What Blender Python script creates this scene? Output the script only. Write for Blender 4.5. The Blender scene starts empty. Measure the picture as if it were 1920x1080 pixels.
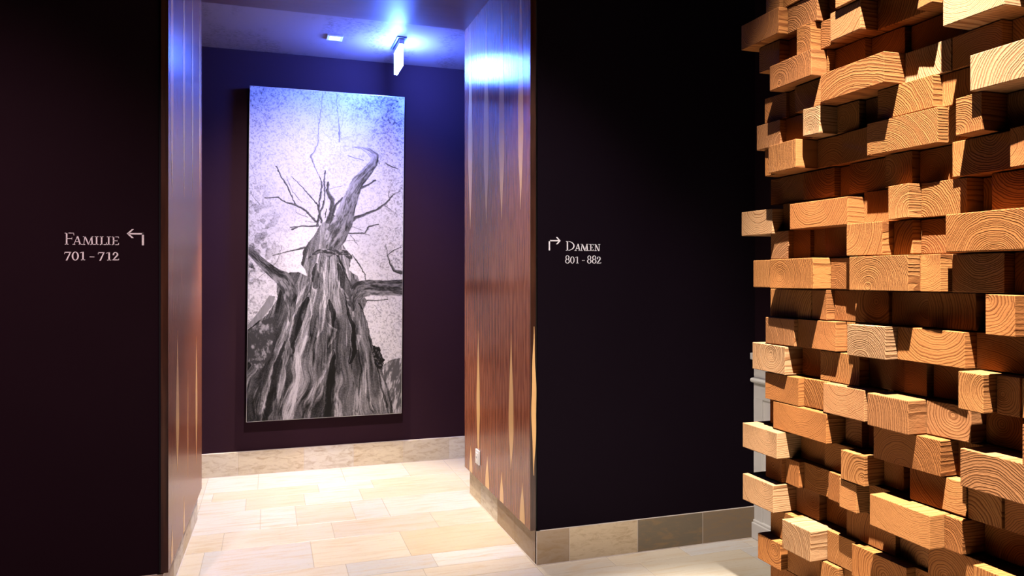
import bpy, bmesh, math, random
import numpy as np
from mathutils import Vector, Matrix
random.seed(7)
rng = np.random.default_rng(11)
sc = bpy.context.scene
COL = sc.collection
PI = math.pi
# ------------------------------------------------------------------ camera
YAW = math.radians(18.2); SN, CS = math.sin(YAW), math.cos(YAW)
FP, CH, HZ = 1384.0, 1.5, 518.0        # focal length in pixels, eye height, horizon row
cd = bpy.data.cameras.new('camera'); cam = bpy.data.objects.new('camera', cd); COL.objects.link(cam)
cam.location = (0, 0, CH); cam.rotation_euler = (PI/2, 0, -YAW)
cd.sensor_width = 36; cd.lens = 36*FP/1920; cd.shift_y = (HZ-540)/1920; cd.clip_start = .02
sc.camera = cam
sc.view_settings.view_transform = 'Standard'; sc.view_settings.look = 'None'
sc.view_settings.gamma = 1; sc.view_settings.exposure = 0
try: sc.view_settings.use_curve_mapping = False
except Exception: pass

def kk(u): return (u-960)/FP
def ratio(u):                      # X/Y along the sight line of column u
    k = kk(u); return (SN+k*CS)/(CS-k*SN)
def onY(u, v, Y):                  # point of a plane Y = const
    X = Y*ratio(u); d = X*SN+Y*CS; return X, CH+(HZ-v)*d/FP
def project(X, Y, Z):
    d = X*SN+Y*CS; r = X*CS-Y*SN; return 960+FP*r/d, HZ-FP*(Z-CH)/d

# ------------------------------------------------------------------ node helpers
class NT:
    def __init__(s, name):
        s.m = bpy.data.materials.new(name); s.m.use_nodes = True
        s.t = s.m.node_tree; s.n = s.t.nodes
        s.b = s.n['Principled BSDF']
    def node(s, typ, ins=None, **props):
        n = s.n.new(typ)
        for k, v in props.items(): setattr(n, k, v)
        for k, v in (ins or {}).items():
            if isinstance(v, bpy.types.NodeSocket): s.t.links.new(v, n.inputs[k])
            else: n.inputs[k].default_value = v
        return n
    def math(s, op, a, b=0.0, c=0.0):
        n = s.n.new('ShaderNodeMath'); n.operation = op
        for i, v in enumerate((a, b, c)):
            if isinstance(v, bpy.types.NodeSocket): s.t.links.new(v, n.inputs[i])
            else: n.inputs[i].default_value = v
        return n.outputs[0]
    def mix(s, f, a, b, blend='MIX'):
        n = s.n.new('ShaderNodeMix'); n.data_type = 'RGBA'; n.blend_type = blend
        for i, v in ((0, f), (6, a), (7, b)):
            if isinstance(v, bpy.types.NodeSocket): s.t.links.new(v, n.inputs[i])
            elif i == 0: n.inputs[0].default_value = v
            else: n.inputs[i].default_value = (*v, 1)
        return n.outputs[2]
    def ramp(s, f, stops):
        n = s.n.new('ShaderNodeValToRGB'); e = n.color_ramp.elements
        while len(e) < len(stops): e.new(.5)
        for el, (p, c) in zip(e, stops): el.position = p; el.color = (*c, 1)
        s.t.links.new(f, n.inputs[0]); return n.outputs[0]
    def noise(s, vec, scale=5, detail=3, rough=.5, dist=0):
        n = s.node('ShaderNodeTexNoise', {'Scale': scale, 'Detail': detail, 'Roughness': rough, 'Distortion': dist})
        if vec is not None: s.t.links.new(vec, n.inputs['Vector'])
        return n.outputs[0]
    def scaled(s, vec, sc_, loc=(0, 0, 0)):
        return s.node('ShaderNodeMapping', {'Vector': vec, 'Scale': sc_, 'Location': loc}).outputs[0]
    def geo(s): return s.node('ShaderNodeNewGeometry').outputs['Position']
    def set(s, k, v):
        if isinstance(v, bpy.types.NodeSocket): s.t.links.new(v, s.b.inputs[k])
        else: s.b.inputs[k].default_value = (*v, 1) if isinstance(v, tuple) and len(v) == 3 else v
        return s
    def bump(s, h, strength=.3, dist=.002):
        n = s.node('ShaderNodeBump', {'Strength': strength, 'Distance': dist, 'Height': h})
        s.t.links.new(n.outputs[0], s.b.inputs['Normal']); return s

def plain(name, col, rough=.5, metal=0, var=.06):
    m = NT(name); p = m.geo(); f = m.noise(p, 14, 3)
    c2 = tuple(x*(1-var) for x in col)
    m.set('Base Color', m.mix(f, col, c2)).set('Roughness', rough).set('Metallic', metal)
    return m.m

# --- dark aubergine wall paint with fine textile relief
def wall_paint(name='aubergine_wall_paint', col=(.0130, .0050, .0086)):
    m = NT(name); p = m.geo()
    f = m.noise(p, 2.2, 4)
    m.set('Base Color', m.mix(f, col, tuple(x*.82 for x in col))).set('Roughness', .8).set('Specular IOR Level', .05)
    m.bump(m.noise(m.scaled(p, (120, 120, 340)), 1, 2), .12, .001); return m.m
PAINT = wall_paint()
PAINT_R = wall_paint('aubergine_wall_paint_shaded', (.0066, .0031, .0066))  # same paint, darkened copy: shade on the right wall put into the colour
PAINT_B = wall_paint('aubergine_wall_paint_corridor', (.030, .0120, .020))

# --- ceiling: brushed plaster, worn dark patches
def plaster():
    m = NT('mottled_ceiling_plaster'); p = m.geo()
    big = m.noise(m.scaled(p, (3.2, 1.1, 1)), 1.3, 3, .6)
    small = m.noise(m.scaled(p, (34, 90, 1)), 1.0, 5, .75, .3)
    mask = m.math('MULTIPLY', m.ramp(big, [(.50, (0, 0, 0)), (.60, (1, 1, 1))]), m.ramp(small, [(.50, (0, 0, 0)), (.56, (1, 1, 1))]))
    broad = m.noise(p, 1.1, 2)
    base = m.mix(broad, (.21, .155, .18), (.16, .115, .14))
    m.set('Base Color', m.mix(m.math('MULTIPLY', mask, .75), base, (.06, .028, .032))).set('Roughness', .55)
    m.bump(small, .15, .002); return m.m
CEIL = plaster()
SOFFIT = NT('brown_soffit_plaster'); _p = SOFFIT.geo()
SOFFIT.set('Base Color', SOFFIT.mix(SOFFIT.noise(SOFFIT.scaled(_p, (2, 9, 1)), 1.5, 5, .7), (.11, .055, .065), (.055, .025, .032))).set('Roughness', .5)
SOFFIT = SOFFIT.m

# --- stone: colour comes with each slab (attribute), veins and stains on top
def stone(name, veins=(2.0, 26, 8), rough=.38, dark=(.42, .27, .13)):
    m = NT(name); p = m.geo()
    a = m.node('ShaderNodeAttribute', attribute_name='tint'); 
    v = m.noise(m.scaled(p, veins), 1.6, 5, .62, .8)
    s2 = m.noise(p, 60, 4, .7)
    c = m.mix(m.math('MULTIPLY', m.ramp(v, [(.47, (0, 0, 0)), (.70, (1, 1, 1))]), .60), a.outputs['Color'], dark, 'MIX')
    c = m.mix(m.math('MULTIPLY', m.ramp(s2, [(.55, (0, 0, 0)), (.75, (1, 1, 1))]), .22), c, (.30, .22, .13))
    m.set('Base Color', c).set('Roughness', rough).set('Specular IOR Level', .4)
    m.bump(s2, .12, .001); return m.m
FLOOR_M = stone('sandstone_floor_slabs', (2.2, 16, 6), .40, (.60, .42, .22))
SKIRT_M = stone('sandstone_skirting', (7, 7, 22), .55, (.34, .21, .09))
GROUT = plain('floor_grout', (.50, .42, .32), .8)
SKEDGE = plain('pale_skirting_edge', (.70, .60, .52), .6)

# --- rosewood veneer: lateral axis given by `lat` (vector scale picking), book-matched leaves
def veneer(name, axis='y', off=0.0, period=.34, light=False, rough=.27, dk=1):
    m = NT(name); p = m.geo(); sp = m.node('ShaderNodeSeparateXYZ', {0: p})
    lat = sp.outputs[1] if axis == 'y' else sp.outputs[0]; z = sp.outputs[2]
    pp = m.math('PINGPONG', m.math('ADD', lat, off), period/2)
    low = m.node('ShaderNodeCombineXYZ', {0: m.math('MULTIPLY', pp, 9.0), 1: m.math('MULTIPLY', z, 1.25)}).outputs[0]
    warp = m.noise(low, 1.0, 3, .55)
    ph = m.math('ADD', m.math('MULTIPLY', pp, 170.0), m.math('MULTIPLY', warp, 34.0))
    w = m.math('MULTIPLY_ADD', m.math('SINE', ph), .5, .5)
    fine = m.noise(m.node('ShaderNodeCombineXYZ', {0: m.math('MULTIPLY', lat, 420.0), 1: m.math('MULTIPLY', z, 1.1)}).outputs[0], 1.0, 4, .65)
    mid = m.noise(m.node('ShaderNodeCombineXYZ', {0: m.math('MULTIPLY', pp, 55.0), 1: m.math('MULTIPLY', z, .8), 2: 3.1}).outputs[0], 1.0, 4, .6)
    if light:
        c = m.mix(fine, (.86, .52, .22), (.74, .42, .16))
    else:
        t = m.math('ADD', m.math('MULTIPLY', w, .20), m.math('ADD', m.math('MULTIPLY', fine, .55), m.math('MULTIPLY', mid, .45)))
        c = m.ramp(t, [(q_, tuple(x*dk for x in c_)) for q_, c_ in ((.30, (.055, .015, .009)), (.48, (.18, .046, .021)), (.66, (.30, .092, .042)), (.85, (.38, .15, .075)))])
    m.set('Base Color', c).set('Roughness', rough).set('Coat Weight', .0).set('Coat Roughness', .16).set('Specular IOR Level', .6)
    m.set('Anisotropic', .75)
    tg = m.node('ShaderNodeCombineXYZ', {0: 0.0, 1: 1.0, 2: 0.0} if axis == 'y' else {0: 1.0, 1: 0.0, 2: 0.0})
    m.t.links.new(tg.outputs[0], m.b.inputs['Tangent'])
    m.bump(fine, .05, .0006); return m.m
VEN_R = veneer('rosewood_veneer_right', 'y', -3.909)
VEN_L = veneer('rosewood_veneer_left', 'y', -3.668, .40)
SAP_R = veneer('sapwood_flame', 'y', 0, .34, True)
EDGE_V = veneer('rosewood_edge', 'x', .013, .09, rough=.5, dk=.20)

# --- sawn timber: rings around the pith (attribute 'pc' = position from the pith, 'rnd' = per block)
def timber():
    m = NT('sawn_timber_end_grain')
    pc = m.node('ShaderNodeAttribute', attribute_name='pc').outputs['Vector']
    rn = m.node('ShaderNodeAttribute', attribute_name='rnd').outputs['Fac']
    sp = m.node('ShaderNodeSeparateXYZ', {0: pc})
    wv = m.noise(m.scaled(pc, (2.5, 14, 14)), 1.0, 3, .5)
    r = m.math('SQRT', m.math('ADD', m.math('POWER', m.math('ABSOLUTE', sp.outputs[1]), 2), m.math('POWER', m.math('ABSOLUTE', sp.outputs[2]), 2)))
    r = m.math('ADD', r, m.math('MULTIPLY', wv, .022))
    fr = m.math('MULTIPLY_ADD', rn, 130.0, 120.0)
    jit = m.math('MULTIPLY', m.noise(m.node('ShaderNodeCombineXYZ', {0: m.math('MULTIPLY', r, 60.0), 1: m.math('MULTIPLY', rn, 50.0)}).outputs[0], 1.0, 2), 2.6)
    saw = m.math('FRACT', m.math('ADD', m.math('MULTIPLY', r, fr), jit))
    late = m.ramp(saw, [(0, (0, 0, 0)), (.50, (.10, .10, .10)), (.80, (.85, .85, .85)), (.93, (1, 1, 1)), (1, (.05, .05, .05))])
    fib = m.noise(m.scaled(pc, (18, 400, 400)), 1.0, 3, .6)
    blot = m.noise(m.scaled(pc, (3, 9, 9)), 1.0, 3)
    hue = m.node('ShaderNodeAttribute', attribute_name='hue').outputs['Fac']
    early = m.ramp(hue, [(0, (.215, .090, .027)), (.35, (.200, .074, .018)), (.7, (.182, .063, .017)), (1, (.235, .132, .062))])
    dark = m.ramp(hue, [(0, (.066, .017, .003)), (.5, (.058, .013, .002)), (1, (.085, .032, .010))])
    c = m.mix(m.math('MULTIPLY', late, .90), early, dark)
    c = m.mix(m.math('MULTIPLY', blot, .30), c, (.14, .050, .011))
    c = m.mix(m.math('MULTIPLY', fib, .22), c, (.08, .024, .006))
    m.set('Base Color', c).set('Roughness', .85).set('Specular IOR Level', .06)
    h = m.math('ADD', m.math('MULTIPLY', late, .6), m.math('MULTIPLY', m.noise(m.scaled(pc, (60, 220, 160)), 1.0, 4, .7), .7))
    m.bump(h, .55, .0022); return m.m
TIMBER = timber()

WHITE_P = plain('white_plastic', (.80, .78, .76), .35)
WHITE_W = plain('white_lacquered_wood', (.80, .76, .68), .4)
ALU = plain('brushed_aluminium', (.62, .63, .66), .32, .9)
LETTER = plain('white_vinyl_lettering', (.86, .83, .85), .5)
BEAD = plain('dull_bronze_bead', (.10, .06, .045), .5, .3)
BLACK = plain('black_shadow_gap', (.004, .004, .005), .8)
DARKB = plain('dark_backing_board', (.010, .005, .004), .9)
def emit(name, col, st):
    m = NT(name); m.set('Base Color', (.8, .8, .8)).set('Emission Color', col).set('Emission Strength', st); return m.m
GLOW = emit('luminous_acrylic', (.065, .16, 1.0), 600.0)
LAMP = emit('downlight_lens', (1, .80, .66), 25.0)

# ------------------------------------------------------------------ mesh helpers
def link(name, me, mats, parent=None):
    o = bpy.data.objects.new(name, me); COL.objects.link(o)
    for mt in (mats if isinstance(mats, (list, tuple)) else [mats]): me.materials.append(mt)
    if parent: o.parent = parent
    return o
def box(bm, x0, x1, y0, y1, z0, z1, mi=0, bev=0):
    r = bmesh.ops.create_cube(bm, size=1)
    vs = r['verts']
    bmesh.ops.scale(bm, vec=(x1-x0, y1-y0, z1-z0), verts=vs)
    bmesh.ops.translate(bm, vec=((x0+x1)/2, (y0+y1)/2, (z0+z1)/2), verts=vs)
    fs = set(f for v in vs for f in v.link_faces)
    for f in fs: f.material_index = mi
    if bev:
        es = list(set(e for v in vs for e in v.link_edges))
        r2 = bmesh.ops.bevel(bm, geom=es, offset=bev, segments=2, affect='EDGES', profile=.6)
        for f in r2['faces']: f.material_index = mi
def obj_bm(name, bm, mats, parent=None):
    me = bpy.data.meshes.new(name); bm.to_mesh(me); bm.free(); return link(name, me, mats, parent)
def boxobj(name, a, mats, parent=None, bev=0):
    bm = bmesh.new(); box(bm, *a, bev=bev); return obj_bm(name, bm, mats, parent)
def struct(o): o['kind'] = 'structure'; return o
def thing(name, label, cat, loc, group=None):
    o = bpy.data.objects.new(name, None); COL.objects.link(o); o.location = loc; o.empty_display_size = .1
    o['label'] = label; o['category'] = cat
    if group: o['group'] = group
    return o
def local(o):                       # keep world geometry although the parent Empty sits elsewhere
    if o.parent: o.matrix_parent_inverse = Matrix.Translation(-Vector(o.parent.location))
    return o
def lathe(bm, prof, seg, axis='z', at=(0, 0, 0)):
    rings = []
    for r, h in prof:
        ring = []
        for i in range(seg):
            a = 2*PI*i/seg; p = (r*math.cos(a), r*math.sin(a), h)
            if axis == 'x': p = (h, r*math.cos(a), r*math.sin(a))
            ring.append(bm.verts.new((p[0]+at[0], p[1]+at[1], p[2]+at[2])))
        rings.append(ring)
    for a, b in zip(rings, rings[1:]):
        for i in range(seg): bm.faces.new((a[i], a[(i+1) % seg], b[(i+1) % seg], b[i]))
    bm.faces.new(rings[-1]); bm.faces.new(rings[0][::-1])

# ------------------------------------------------------------------ room dimensions
YF, YJ, YB = 3.605, 4.94, 5.935       # front wall face, rear of the portal, corridor back wall
ZC, ZH, SK = 3.21, 4.8, .178          # corridor ceiling, hall ceiling, skirting height
XL, XR, XE = -.466, 1.324, 2.66

struct(boxobj('wall_left', (-4.2, XL, YF, YJ, SK-.02, ZH), PAINT))
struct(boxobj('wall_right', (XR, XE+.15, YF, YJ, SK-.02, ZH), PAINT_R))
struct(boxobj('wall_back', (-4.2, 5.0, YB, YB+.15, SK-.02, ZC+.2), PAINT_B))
struct(boxobj('wall_portal', (XL, XR, YF+.01, YJ, ZC+.01, ZH), PAINT))
struct(boxobj('wall_hall_right', (XE, XE+.15, -2.2, YF, 1.06, ZH), PAINT))
struct(boxobj('wall_hall_left', (-4.35, -4.2, -2.2, YB+.15, 0, ZH), PAINT))
struct(boxobj('wall_corridor_right', (5.0, 5.15, YJ-.2, YB+.15, 0, ZC+.2), PAINT))
struct(boxobj('wall_rear', (-4.35, XE+.15, -2.35, -2.2, 0, ZH), PAINT))
# ceilings
bm = bmesh.new(); box(bm, -4.35, 5.15, YJ, YB+.15, ZC, ZC+.12); struct(obj_bm('ceiling', bm, CEIL))
bm = bmesh.new(); box(bm, XL, XR, YF+.012, YJ-.002, ZC-.012, ZC+.008); struct(obj_bm('ceiling_portal', bm, SOFFIT))
struct(boxobj('ceiling_hall', (-4.35, XE+.15, -2.35, YF+.2, ZH, ZH+.1), plain('hall_ceiling_paint', (.06, .045, .05), .8)))

# ------------------------------------------------------------------ stone slabs
TONE = {'w': (.70, .645, .56), 'y': (.70, .60, .45), 'b': (.68, .595, .475), 'g': (.63, .59, .53), 'o': (.66, .52, .345),
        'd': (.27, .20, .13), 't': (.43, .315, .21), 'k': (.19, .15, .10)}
def slabs(name, cells, mat, plane):
    """cells: (a0,a1,b0,b1,tone) rectangles; plane maps (a,b,h) to a point"""
    V, Fc, T = [], [], []
    for a0, a1, b0, b1, t in cells:
        g, ch = .0014, .0022
        t = TONE[t] if isinstance(t, str) else t
        j = 1+random.uniform(-.05, .05); t = tuple(min(1, x*j) for x in t)
        n = len(V)
        for (i, h) in ((g, -.006), (g, -.0012), (g+ch, 0)):
            for aa, bb in ((a0+i, b0+i), (a1-i, b0+i), (a1-i, b1-i), (a0+i, b1-i)): V.append(plane(aa, bb, h)); T.append(t)
        Fc.append((n+8, n+9, n+10, n+11))
        for k in range(2):
            for q in range(4): Fc.append((n+4*k+q, n+4*k+(q+1) % 4, n+4*k+4+(q+1) % 4, n+4*k+4+q))
    return V, Fc, T
def slab_obj(name, V, Fc, T, mat, extra):
    me = bpy.data.meshes.new(name)
    nv = len(V); 
    for (v8, mi) in extra:      # boxes: (x0,x1,y0,y1,z0,z1)
        pass
    me.from_pydata(V, [], Fc)
    at = me.color_attributes.new('tint', 'FLOAT_COLOR', 'POINT')
    at.data.foreach_set('color', np.array([(*t, 1) for t in T], dtype=np.float32).ravel())
    bmx = bmesh.new(); bmx.from_mesh(me)
    for v8, mi in extra: box(bmx, *v8, mi=mi)
    bmesh.ops.recalc_face_normals(bmx, faces=bmx.faces)
    bmx.to_mesh(me); bmx.free()
    return link(name, me, mat)

rows = [  # (Y far, Y near, [(x0, x1, tone) traced], fill left/right at random)
 (5.935, 5.49, [(-.90, -.43, 'b'), (-.43, -.077, 'w'), (-.077, .53, 'w'), (.53, 1.01, 'w'), (1.01, 1.348, 'b'), (1.348, 1.9, 'b')]),
 (5.49, 5.285, [(-.90, -.43, 'w'), (-.43, -.365, 'w'), (-.365, .33, 'y'), (.33, .71, 'w'), (.71, 1.348, 'y'), (1.348, 1.9, 'b')]),
 (5.285, 5.02, [(-.90, -.43, 'b'), (-.43, -.147, 'w'), (-.147, .225, 'y'), (.225, .60, 'w'), (.60, 1.348, 'y'), (1.348, 1.9, 'b')]),
 (5.02, 4.622, [(-.90, -.052, 'w'), (-.052, .16, 'w'), (.16, .51, 'b'), (.51, .72, 'g'), (.72, 1.5, 'w')]),
 (4.622, 4.328, [(-.60, -.25, 'y'), (-.25, .358, 'b'), (.358, .967, 'b'), (.967, 1.5, 'y')]),
 (4.328, 3.93, [(-.60, -.335, 'y'), (-.335, .22, 'g'), (.22, .726, 'y'), (.726, 1.5, 'o')]),
 (3.93, 3.742, [(-.60, .378, 'b'), (.378, .83, 'g'), (.83, 1.5, 'w')]),
 (3.742, 3.578, [(-.60, .05, 'g'), (.05, .748, 'b'), (.748, 1.31, 'y'), (1.31, 1.71, 'b'), (1.71, 2.15, 'b'), (2.15, 2.55, 'g'), (2.55, 3.0, 'w')]),
 (3.578, 3.465, [(.2, .9, 'b'), (.9, 1.31, 'b'), (1.31, 1.71, 'b'), (1.71, 2.15, 'y'), (2.15, 2.55, 'g'), (2.55, 3.0, 'w')]),
 (3.465, 2.95, [(.6, 1.31, 'w'), (1.31, 1.84, 'b'), (1.84, 2.46, 'y'), (2.46, 3.0, 'g')]),
]
y = 2.95
while y > -2.2:
    h = random.choice((.2, .3, .4, .29)); rows.append((y, max(-2.3, y-h), [])); y -= h
cells = []
for yf, yn, tr in rows:
    x0 = tr[0][0] if tr else random.uniform(-.4, .4); x1 = tr[-1][1] if tr else x0
    xmax = 5.0 if yf > YJ else XE+.1
    for a, b, t in tr: cells.append((a, min(b, xmax), yn, yf, t))
    x = x0
    while x > -4.2: L = random.uniform(.35, .8); cells.append((max(x-L, -4.25), x, yn, yf, random.choice('wbbyg'))); x -= L
    x = x1
    while x < xmax-.02: L = random.uniform(.35, .8); cells.append((x, min(x+L, xmax), yn, yf, random.choice('wbbyg'))); x += L
V, Fc, T = slabs('floor', cells, None, lambda a, b, h: (a, b, h))
struct(slab_obj('floor', V, Fc, T, [FLOOR_M, GROUT], [((-4.35, 5.1, -2.35, YB+.1, -.12, -.0016), 1)]))

def skirting(name, p0, p1, joints, tones, z1=SK):
    """stone skirting from p0 to p1 (xy, face line), outward normal to the right of p0->p1 ... towards the viewer"""
    d = Vector((p1[0]-p0[0], p1[1]-p0[1])); L = d.length; d.normalize(); n = Vector((d.y, -d.x))
    js = [0]+[j for j in joints if 0 < j < L]+[L]
    cs = [(js[i], js[i+1], 0, z1, tones[i % len(tones)]) for i in range(len(js)-1)]
    P = lambda a, b, h: (p0[0]+d.x*a+n.x*h, p0[1]+d.y*a+n.y*h, b)
    V, Fc, T = slabs(name, cs, None, P)
    me = bpy.data.meshes.new(name); me.from_pydata(V, [], Fc)
    at = me.color_attributes.new('tint', 'FLOAT_COLOR', 'POINT')
    at.data.foreach_set('color', np.array([(*t, 1) for t in T], dtype=np.float32).ravel())
    b = bmesh.new(); b.from_mesh(me)
    # solid core; light caught by the top edge is put into its pale colour
    def prism(h0, h1, za, zb, mi):
        c = [P(0, za, h0), P(L, za, h0), P(L, za, h1), P(0, za, h1), P(0, zb, h0), P(L, zb, h0), P(L, zb, h1), P(0, zb, h1)]
        vs = [b.verts.new(q) for q in c]
        for f in ((0, 1, 2, 3), (4, 5, 6, 7), (0, 1, 5, 4), (1, 2, 6, 5), (2, 3, 7, 6), (3, 0, 4, 7)):
            b.faces.new([vs[k] for k in f]).material_index = mi
    prism(-.022, -.0016, 0, z1-.0005, 1)
    prism(.0, .004, 0, .003, 1)
    bmesh.ops.recalc_face_normals(b, faces=b.faces); b.to_mesh(me); b.free()
    return struct(link(name, me, [SKIRT_M, SKEDGE]))
skirting('baseboard_back', (-4.2, YB-.022), (5.0, YB-.022), [.6, 1.2, 1.9, 2.5, 3.1, 3.55, 3.975, 4.454, 4.831, 5.226, 5.60, 6.1, 6.8, 7.5, 8.2], ['b', 'y', 'g', 'b', 'w', 'y', 'b', 'y', 'w', 'y', 'b', 'w', 'b', 'g', 'y'])
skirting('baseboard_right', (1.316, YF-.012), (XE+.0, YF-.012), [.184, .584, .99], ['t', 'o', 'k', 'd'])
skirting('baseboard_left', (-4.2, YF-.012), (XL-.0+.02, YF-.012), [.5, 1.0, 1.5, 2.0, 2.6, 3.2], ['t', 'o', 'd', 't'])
skirting('baseboard_portal_right', (1.316, YJ), (1.316, YF-.0085), [.28, .65, .99], ['o', 'b', 't', 't'])
skirting('baseboard_portal_left', (-.452, YF-.0085), (-.421, YJ), [.35, .7, 1.0], ['t', 'b', 'o', 'b'])
boxc = struct(boxobj('wall_portal_core_left', (XL-.01, -.475, YF, YJ, 0, SK), PAINT)) if False else None
# cores that carry skirting and panelling
struct(boxobj('wall_plinth_left', (-4.2, -.474, YF+.012, YJ, 0, SK-.02), PAINT))
struct(boxobj('wall_plinth_right', (1.339, XE+.15, YF+.012, YJ, 0, SK-.02), PAINT))
struct(boxobj('wall_plinth_back', (-4.2, 5.0, YB+.001, YB+.15, 0, SK-.02), PAINT))

# ------------------------------------------------------------------ portal panelling (veneer)
def lens(bm, yc, z0, z1, zm, w, put, mi=1, flat_bottom=False, n=22):
    """a sapwood flame: pointed lens between z0 and z1, widest at zm"""
    L, R = [], []
    for i in range(n+1):
        z = z0+(z1-z0)*i/n
        if z < zm: t = (z-z0)/(zm-z0) if not flat_bottom else 1
        else: t = (z1-z)/(z1-zm)
        h = w/2*(math.sin(max(0, min(1, t))*PI/2)**1.35)+.0012
        wob = .0015*math.sin(z*23+yc*9)
        L.append(bm.verts.new(put(yc-h+wob, z))); R.append(bm.verts.new(put(yc+h+wob, z)))
    for i in range(n): bm.faces.new((L[i], R[i], R[i+1], L[i+1])).material_index = mi
def panel(name, x_front, x_back, xo, label, flames, ven, edge_flame):
    """x_front/x_back: visible face X at YF and YJ; xo: thickness direction"""
    root = thing(name, label, 'wall panel', (x_front, YF-.01, .185))
    Y0, Y1, Z0, Z1 = YF-.012, YJ+.004, .186, ZC-.014
    sl = (x_back-x_front)/(Y1-Y0)
    f = lambda Y: x_front+(Y-Y0)*sl
    sgn = 1 if xo > 0 else -1
    bm = bmesh.new()
    ks = [(f(Y0), Y0), (f(Y1), Y1), (f(Y1)+xo, Y1), (f(Y0)+xo, Y0)]
    lo = [bm.verts.new((a, b, Z0)) for a, b in ks]; hi = [bm.verts.new((a, b, Z1)) for a, b in ks]
    for i in range(4): bm.faces.new((lo[i], lo[(i+1) % 4], hi[(i+1) % 4], hi[i]))
    bm.faces.new(lo[::-1]); bm.faces.new(hi)
    for yc, z0, z1, zm, w, fb in flames:
        lens(bm, yc, z0, z1, zm, w, lambda a, z: (f(a)-sgn*.0006, a, z), 1, fb)
    bmesh.ops.recalc_face_normals(bm, faces=bm.faces)
    local(obj_bm('veneer_face', bm, [ven, SAP_R], root))
    # solid front edging with its own grain
    bm = bmesh.new(); a, b = sorted((x_front, x_front+xo)); box(bm, a+.0004, b-.0004, Y0-.004, Y0, Z0-.001, Z1, bev=0)
    if edge_flame:
        lens(bm, (a+b)/2+.004, *edge_flame, .024, lambda q, z: (q, Y0-.0047, z), 1)
    local(obj_bm('front_edging', bm, [EDGE_V, SAP_R], root))
    # thin metal corner bead
    bm = bmesh.new(); xx = x_front-sgn*.0006; box(bm, min(xx, xx+sgn*.0016), max(xx, xx+sgn*.0016), Y0-.0052, Y0-.0038, Z0, Z1)
    local(obj_bm('corner_bead', bm, BEAD, root)); return root
zt = ZC-.02
R_FL = [(4.793, 1.815, zt, 2.32, .105, False), (4.409, 1.828, zt, 2.30, .11, False), (4.087, 1.828, zt, 2.28, .105, False), (3.744, 1.857, zt, 2.30, .085, False),
        (4.594, .295, 1.149, .66, .075, False), (3.909, .424, 1.182, .66, .085, False),
        (4.779, .19, .368, .2, .075, True), (4.385, .19, .388, .2, .085, True), (4.087, .19, .364, .2, .07, True), (3.717, .19, .401, .2, .08, True)]
L_FL = [(3.70, 1.86, zt, 2.4, .09, False), (4.115, 1.904, zt, 2.45, .085, False), (4.472, 1.94, zt, 2.45, .07, False), (4.84, 1.98, zt, 2.45, .07, False),
        (3.878, .56, 1.238, .8, .10, False), (4.66, .407, 1.152, .75, .085, False), (4.27, .42, 1.0, .7, .02, False),
        (3.70, .19, .36, .2, .06, True), (4.115, .19, .37, .2, .06, True)]
PR = panel('wood_veneer_panel', 1.280, 1.282, .030, 'rosewood veneer panel with yellow flames lining the right side of the passage', R_FL, VEN_R, (.47, 1.24, .8))
PL = panel('wood_veneer_panel', -.426, -.398, -.030, 'rosewood veneer panel lining the left side of the passage, narrow in view', L_FL, VEN_L, None)
# black shadow gaps between panelling and painted walls
struct(boxobj('trim_1', (1.313, XR+.002, YF+.004, YJ-.01, .186, ZC), BLACK))
struct(boxobj('trim_2', (XL-.002, -.459, YF+.004, YJ-.01, .186, ZC), BLACK))

# power socket on the right panel
def socket():
    x = 1.2802; yc, zc = 4.583, .337
    root = thing('wall_socket', 'small white square socket low on the right rosewood panel', 'socket', (x, yc, zc))
    bm = bmesh.new(); box(bm, x-.011, x, yc-.042, yc+.042, zc-.046, zc+.046, bev=.003)
    local(obj_bm('cover_plate', bm, WHITE_P, root))
    bm = bmesh.new(); box(bm, x-.0145, x-.010, yc-.027, yc+.027, zc-.029, zc+.029, bev=.0015)
    local(obj_bm('insert', bm, WHITE_P, root))
    bm = bmesh.new(); lathe(bm, [(.0075, -.0165), (.0085, -.014)], 20, 'x', (x, yc, zc))
    o = obj_bm('centre_port', bm, plain('grey_plastic', (.35, .33, .31), .4), root); o['label'] = 'grey round port'; local(o)
socket()

# ------------------------------------------------------------------ ceiling fittings
def exit_light():
    X0, Ya, Yb = .900, 5.262, 5.530
    root = thing('emergency_light', 'glowing blue-white light panel hanging edge-on from the corridor ceiling', 'light', (X0, (Ya+Yb)/2, ZC))
    bm = bmesh.new(); box(bm, X0-.034, X0+.034, Ya-.02, Yb+.02, ZC-.010, ZC, bev=.002)
    local(obj_bm('mounting_plate', bm, plain('blue_grey_metal', (.14, .16, .20), .4, .6), root))
    bm = bmesh.new(); box(bm, X0-.018, X0+.018, Ya, Yb, ZC-.048, ZC-.010, bev=.002)
    local(obj_bm('housing', bm, ALU, root))
    bm = bmesh.new(); box(bm, X0-.011, X0+.011, Ya+.004, Yb-.004, 3.008, ZC-.046, bev=.002)
    local(obj_bm('light_panel', bm, GLOW, root))
exit_light()
def downlight(x, y, label, vis=True):
    root = thing('ceiling_downlight', label, 'light', (x, y, ZC))
    bm = bmesh.new()
    for (a, b, c, d) in ((-.055, .055, .036, .055), (-.055, .055, -.055, -.036), (-.055, -.036, -.036, .036), (.036, .055, -.036, .036)):
        box(bm, x+a, x+b, y+c, y+d, ZC-.010, ZC, bev=.001)
    local(obj_bm('frame', bm, WHITE_P, root))
    bm = bmesh.new(); box(bm, x-.035, x+.035, y-.035, y+.035, ZC-.005, ZC-.001)
    local(obj_bm('lens', bm, LAMP, root))
downlight(.445, 5.41, 'small square white downlight set in the corridor ceiling')

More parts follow.
